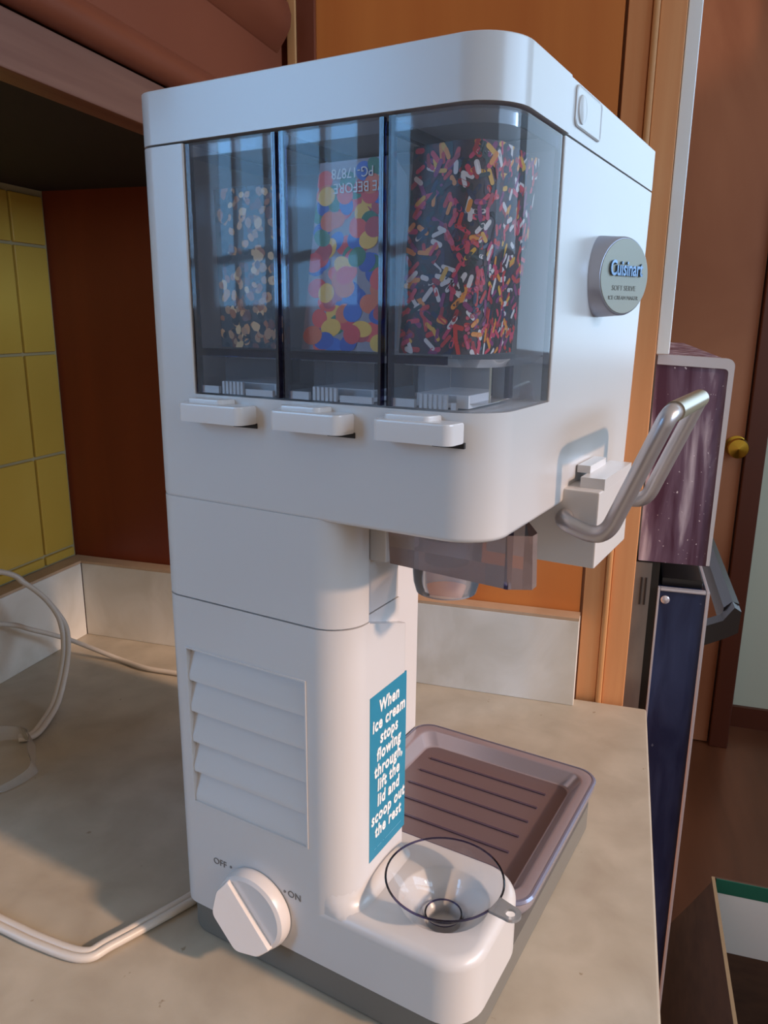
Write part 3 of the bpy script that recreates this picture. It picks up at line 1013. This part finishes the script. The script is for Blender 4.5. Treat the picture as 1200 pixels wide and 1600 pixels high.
bm = bmesh.new()
loft(bm, [tp(0.0165, 0.0095, 0.0246), tp(0.0165, 0.0095, 0.0252), tp(0.0180, 0.009, 0.0253)], True, True, True)
obj('tray_floor', bm, M['tray_floor'], DT, True, 40)
for k in range(6):
    yy = 0.118 + k * 0.0185
    bm = bmesh.new()
    prism(bm, round_poly([(T0 + 0.026, yy - 0.0009, 0.0008), (T1 - 0.030, yy - 0.0009, 0.0008), (T1 - 0.030, yy + 0.0009, 0.0008), (T0 + 0.026, yy + 0.0009, 0.0008)], 3), 0.0250, 0.0262)
    obj('rib', bm, M['tray_rib'], DT)

# clear funnel in the socket
FN = place(thing('clear_funnel', 'small clear plastic funnel with looped tab on the machine foot', 'funnel'))
FC = Vector((HC[0], HC[1], 0))
bm = bmesh.new()
mt = Matrix.Translation((HC[0], HC[1], 0)) @ Matrix.Rotation(math.radians(0), 4, 'Y')
RZ = 0.0735
lathe(bm, [(0.0092, 0.0415), (0.0098, 0.0500), (0.0315, RZ), (0.0322, RZ)], 56, mt)
bm2 = bm
fs = [f for f in bm.faces if len(f.verts) > 10]
bmesh.ops.delete(bm, geom=fs, context='FACES_ONLY')
obj('cone', bm, M['clear'], FN, True, 60, False)
bm = bmesh.new()
tube(bm, [(HC[0] + 0.0322 * math.cos(2 * PI * k / 56), HC[1] + 0.0322 * math.sin(2 * PI * k / 56), RZ) for k in range(57)], 0.00062, 8, False)
obj('rim', bm, M['clear_edge'], FN)
bm = bmesh.new()
tube(bm, [(HC[0] + 0.0100 * math.cos(2 * PI * k / 40), HC[1] + 0.0100 * math.sin(2 * PI * k / 40), 0.0502) for k in range(41)], 0.0005, 8, False)
obj('spout_ring', bm, M['clear_edge'], FN)
td = math.radians(-10)
tdx = Vector((math.cos(td), math.sin(td), 0)); tdy = Vector((-math.sin(td), math.cos(td), 0))
bm = bmesh.new()
outer = round_poly([(0.0318, -0.0060, 0), (0.0400, -0.0052, 0.001), (0.0470, -0.0052, 0.0051), (0.0470, 0.0052, 0.0051), (0.0400, 0.0052, 0.001), (0.0318, 0.0060, 0)], 7)
n = len(outer)
inner = []
for p in outer:
    q = Vector((p.x - 0.0412, p.y)); q.normalize()
    inner.append(Vector((0.0414 + q.x * 0.0029, q.y * 0.0029)))
def tl_(p, z):
    return FC + tdx * p.x + tdy * p.y + Vector((0, 0, z))
loft(bm, [[tl_(p, RZ - 0.0008) for p in inner], [tl_(p, RZ - 0.0008) for p in outer], [tl_(p, RZ + 0.0008) for p in outer], [tl_(p, RZ + 0.0008) for p in inner], [tl_(p, RZ - 0.0008) for p in inner]])
bmesh.ops.remove_doubles(bm, verts=bm.verts, dist=1e-6)
obj('tab', bm, M['haze_clear'], FN, True, 40, False)

# ------------------------------------------------------------------ printed paper inserts in the bins
rnd = random.Random(7)
def paint(bm, face_cols):
    lay = bm.loops.layers.color.get('Col') or bm.loops.layers.color.new('Col')
    for f, c in face_cols:
        for l in f.loops:
            l[lay] = c

def card_surface(topline, botline, z1, z0):
    """returns f(s, t) -> point on a folded card; s along the fold line 0..1, t up 0..1"""
    def cum(line):
        ds = [0]
        for a, b in zip(line, line[1:]):
            ds.append(ds[-1] + (Vector(b) - Vector(a)).length)
        return ds
    dt, db = cum(topline), cum(botline)
    def at(line, ds, s):
        d = s * ds[-1]
        for i in range(len(ds) - 1):
            if d <= ds[i + 1] + 1e-9:
                k = (d - ds[i]) / (ds[i + 1] - ds[i])
                return Vector(line[i]).lerp(Vector(line[i + 1]), k)
        return Vector(line[-1])
    def f(s, t):
        a = at(topline, dt, s); b = at(botline, db, s)
        p = b.lerp(a, t)
        return Vector((p.x, p.y, z0 + (z1 - z0) * t))
    f.width = dt[-1]
    f.height = z1 - z0
    return f

def card_sheet(name, f, bgcol, parent, flange=None):
    bm = bmesh.new()
    N, K = 18, 6
    g = [[f(i / N, j / K) for j in range(K + 1)] for i in range(N + 1)]
    def nrm(i):
        a = g[max(i - 1, 0)][0]; b = g[min(i + 1, N)][0]
        t = (b - a).normalized()
        return Vector((-t.y, t.x, 0))       # away from the viewer's side
    fr = [[bm.verts.new(g[i][j]) for j in range(K + 1)] for i in range(N + 1)]
    bk = [[bm.verts.new(g[i][j] + nrm(i) * 0.0004) for j in range(K + 1)] for i in range(N + 1)]
    for i in range(N):
        for j in range(K):
            a = bm.faces.new((fr[i][j], fr[i + 1][j], fr[i + 1][j + 1], fr[i][j + 1]))
            b = bm.faces.new((bk[i][j], bk[i][j + 1], bk[i + 1][j + 1], bk[i + 1][j]))
            b.material_index = 1
    for i in range(N):
        for j in (0, K):
            q = bm.faces.new((fr[i][j], fr[i + 1][j], bk[i + 1][j], bk[i][j])); q.material_index = 1
    for j in range(K):
        for i in (0, N):
            q = bm.faces.new((fr[i][j], fr[i][j + 1], bk[i][j + 1], bk[i][j])); q.material_index = 1
    return obj(name, bm, [mat(name + '_ground', bgcol, 0.5), M['card']], parent, True, 50, False)

def printed(name, f, parent, items):
    """items: (s, t, angle, outline[(x, y) metres], colour); each is flat print laid on the card"""
    bm = bmesh.new()
    lay = bm.loops.layers.color.new('Col')
    for n_, (s, t, ang, outl, c) in enumerate(items):
        ca, sa = math.cos(ang), math.sin(ang)
        e = 0.00012 + 0.00022 * n_ / len(items)
        pts = []
        for (x, y) in outl:
            ss = s + (x * ca - y * sa) / f.width
            tt = t + (x * sa + y * ca) / f.height
            ss = min(max(ss, 0.0), 1.0); tt = min(max(tt, 0.0), 1.0)
            p = f(ss, tt)
            d = f(min(ss + 0.02, 1), tt) - f(max(ss - 0.02, 0), tt)
            d.normalize()
            pts.append(p + Vector((d.y, -d.x, 0)) * e)
        try:
            fc = bm.faces.new([bm.verts.new(p) for p in pts])
        except ValueError:
            continue
        for l in fc.loops:
            l[lay] = c
    o = obj(name, bm, M['print'], parent, False, 30, False, False)
    o['kind'] = 'stuff'
    return o

def capsule(l, w):
    h = l / 2 - w / 2
    return [(-h, -w / 2), (h, -w / 2), (h + w * 0.35, -w * 0.35), (h + w / 2, 0), (h + w * 0.35, w * 0.35), (h, w / 2), (-h, w / 2), (-h - w * 0.35, w * 0.35), (-h - w / 2, 0), (-h - w * 0.35, -w * 0.35)]
def blob(r, k=8, j=0.3):
    return [(r * (1 - j * rnd.random()) * math.cos(2 * PI * i / k), r * 0.8 * (1 - j * rnd.random()) * math.sin(2 * PI * i / k)) for i in range(k)]
def disc(rx, ry, k=16):
    return [(rx * math.cos(2 * PI * i / k), ry * math.sin(2 * PI * i / k)) for i in range(k)]

# sprinkles
IN3 = place(thing('printed_insert', 'folded paper insert printed with rainbow sprinkles in the corner bin', 'paper insert'))
f3 = card_surface([(0.1465, 0.0130), (0.1700, 0.0095), (0.1765, 0.0120), (0.1820, 0.0180), (0.1830, 0.060)],
                  [(0.1446, 0.0060), (0.1680, 0.0080), (0.1740, 0.0115), (0.1770, 0.0180), (0.1780, 0.050)], 0.4360, 0.3540)
card_sheet('card', f3, srgb(58, 34, 36), IN3)
cols = [srgb(*c) for c in ((236, 228, 224), (236, 228, 224), (226, 96, 44), (206, 44, 60), (226, 110, 150), (190, 84, 158), (36, 92, 60), (40, 70, 130), (240, 190, 60), (238, 206, 80), (120, 40, 36), (226, 96, 44), (232, 120, 140))]
items = []
for k in range(1000):
    dark = k < 420
    c = rnd.choice([cols[6], cols[7], cols[10], srgb(28, 44, 40), srgb(150, 50, 40), srgb(130, 56, 110)]) if dark else rnd.choice(cols)
    items.append((rnd.random(), rnd.random(), rnd.uniform(0, PI), capsule(rnd.uniform(0.0046, 0.0074), rnd.uniform(0.0016, 0.0022)), c))
printed('sprinkle_print', f3, IN3, items)
bm = bmesh.new()
a0, a1 = f3(0, 0.98), f3(0, 0.02)
b0, b1 = a0 + Vector((-0.0032, 0.006, -0.008)), a1 + Vector((-0.0008, 0.006, 0.0))
vs = [bm.verts.new(p) for p in (a0, b0, b1, a1)] + [bm.verts.new(p + Vector((0.0004, 0.0003, 0))) for p in (a0, b0, b1, a1)]
for q in ((0, 1, 2, 3), (7, 6, 5, 4), (0, 4, 5, 1), (1, 5, 6, 2), (2, 6, 7, 3), (3, 7, 4, 0)):
    bm.faces.new([vs[i] for i in q])
obj('white_flange', bm, M['card'], IN3, False)

# candies
IN2 = place(thing('printed_insert', 'paper insert printed with colourful round candies in the middle bin', 'paper insert'))
f2 = card_surface([(0.1020, 0.0100), (0.1360, 0.0090)], [(0.0905, 0.0100), (0.1360, 0.0090)], 0.4330, 0.3540)
card_sheet('card', f2, srgb(150, 140, 150), IN2)
cc = [srgb(*c) for c in ((96, 158, 222), (70, 134, 210), (238, 96, 74), (244, 132, 84), (248, 220, 96), (84, 172, 122), (222, 86, 84), (240, 166, 66))]
items = []
for k in range(96):
    items.append((rnd.uniform(0.04, 0.96), rnd.uniform(0.03, 0.97), rnd.uniform(0, PI), disc(0.0043, rnd.uniform(0.0030, 0.0043)), cc[k % 8]))
printed('candy_print', f2, IN2, items)
text_obj('insert_text', 'PG-17878', 0.0058, M['sticker_text'], IN2, (0.1195, 0.0085, 0.4280), (-1, 0, 0), (0, 0, -1), 0.0001, sx=0.9)
text_obj('insert_text', 'VE BEFORE', 0.0058, M['sticker_text'], IN2, (0.1225, 0.0085, 0.4222), (-1, 0, 0), (0, 0, -1), 0.0001, sx=0.9)

# nuts
IN1 = place(thing('printed_insert', 'paper insert printed with chopped nuts in the bin by the wooden panel', 'paper insert'))
f1 = card_surface([(0.0405, 0.0100), (0.0590, 0.0075), (0.0815, 0.0100)], [(0.0418, 0.0100), (0.0590, 0.0080), (0.0815, 0.0100)], 0.4265, 0.3540)
card_sheet('card', f1, srgb(62, 56, 52), IN1)
nc = [srgb(*c) for c in ((236, 200, 156), (214, 164, 112), (244, 220, 186), (176, 122, 82), (222, 190, 156), (96, 80, 68), (70, 62, 58))]
items = []
for k in range(230):
    items.append((rnd.uniform(0.03, 0.97), rnd.random() ** 1.2, rnd.uniform(0, PI), blob(rnd.uniform(0.0018, 0.0034)), rnd.choice(nc)))
printed('nut_print', f1, IN1, items)

# ================================================================== cords on the counter
def cord(name, pts, label, r=0.0028, twin=True):
    t = thing(name, label, 'cord')
    pp = spline(pts, 10)
    for sgn in ((-1, 1) if twin else (0,)):
        bm = bmesh.new()
        q = []
        for i, p in enumerate(pp):
            d = (pp[min(i + 1, len(pp) - 1)] - pp[max(i - 1, 0)])
            d.z = 0
            if d.length < 1e-9:
                d = Vector((1, 0, 0))
            d.normalize()
            q.append(p + Vector((-d.y, d.x, 0)) * (sgn * r * 0.85))
        tube(bm, q, r, 10)
        obj('wire', bm, M['cord'], t)
    return t
cord('power_cord', [(0.007, -0.36, 0.004), (0.07, -0.375, 0.003), (0.180, -0.392, 0.003), (0.2457, -0.4003, 0.003), (0.2782, -0.4047, 0.003), (0.3107, -0.4054, 0.003), (0.3208, -0.3921, 0.003), (0.3442, -0.3518, 0.003), (0.352, -0.335, 0.003)],
     'white twin power cord running out from under the machine base', 0.0027)
cord('thin_cord', [(-0.016, -0.36, 0.22), (0.006, -0.27, 0.12), (0.0120, -0.1403, 0.0690), (0.0180, -0.1055, 0.0497), (0.0300, -0.0645, 0.0229), (0.0789, -0.0551, 0.0050), (0.1217, -0.0644, 0.0036), (0.1554, -0.0646, 0.0032), (0.25, -0.062, 0.0030), (0.33, -0.075, 0.0030)],
     'thin white cord lying along the foot of the backsplash boards', 0.0026, False)
cord('loose_cord', [(0.100, -0.2225, 0.004), (0.1080, -0.2135, 0.0040), (0.1019, -0.1900, 0.0050), (0.0925, -0.1642, 0.0100), (0.0850, -0.1425, 0.0289), (0.0750, -0.1240, 0.0468), (0.0650, -0.1139, 0.0656), (0.0550, -0.1199, 0.0906), (0.0450, -0.1360, 0.1138), (0.0350, -0.1557, 0.1315), (0.015, -0.25, 0.17), (-0.015, -0.33, 0.24)],
     'white twin cord looping up off the counter in front of the tiles', 0.0026)
CLP = thing('cord_wrapper', 'crumpled clear plastic wrapper at the end of the loose cord', 'plastic wrapper')
bm = bmesh.new()
path = spline([(0.060, -0.262, 0.002), (0.085, -0.240, 0.016), (0.103, -0.226, 0.014), (0.120, -0.232, 0.016), (0.135, -0.250, 0.012), (0.146, -0.262, 0.004), (0.140, -0.290, 0.002), (0.118, -0.31, 0.002)], 6)
rows = []
for i, p in enumerate(path):
    w = 0.010
    rows.append([p + Vector((0.004, 0.003, -min(w, p.z - 0.0008) if p.z > 0.002 else 0.0)), p + Vector((0, 0, 0.004)), p + Vector((-0.003, 0.004, 0.002))])
loft(bm, rows, False)
obj('film', bm, M['haze_clear'], CLP, False, 30, False)
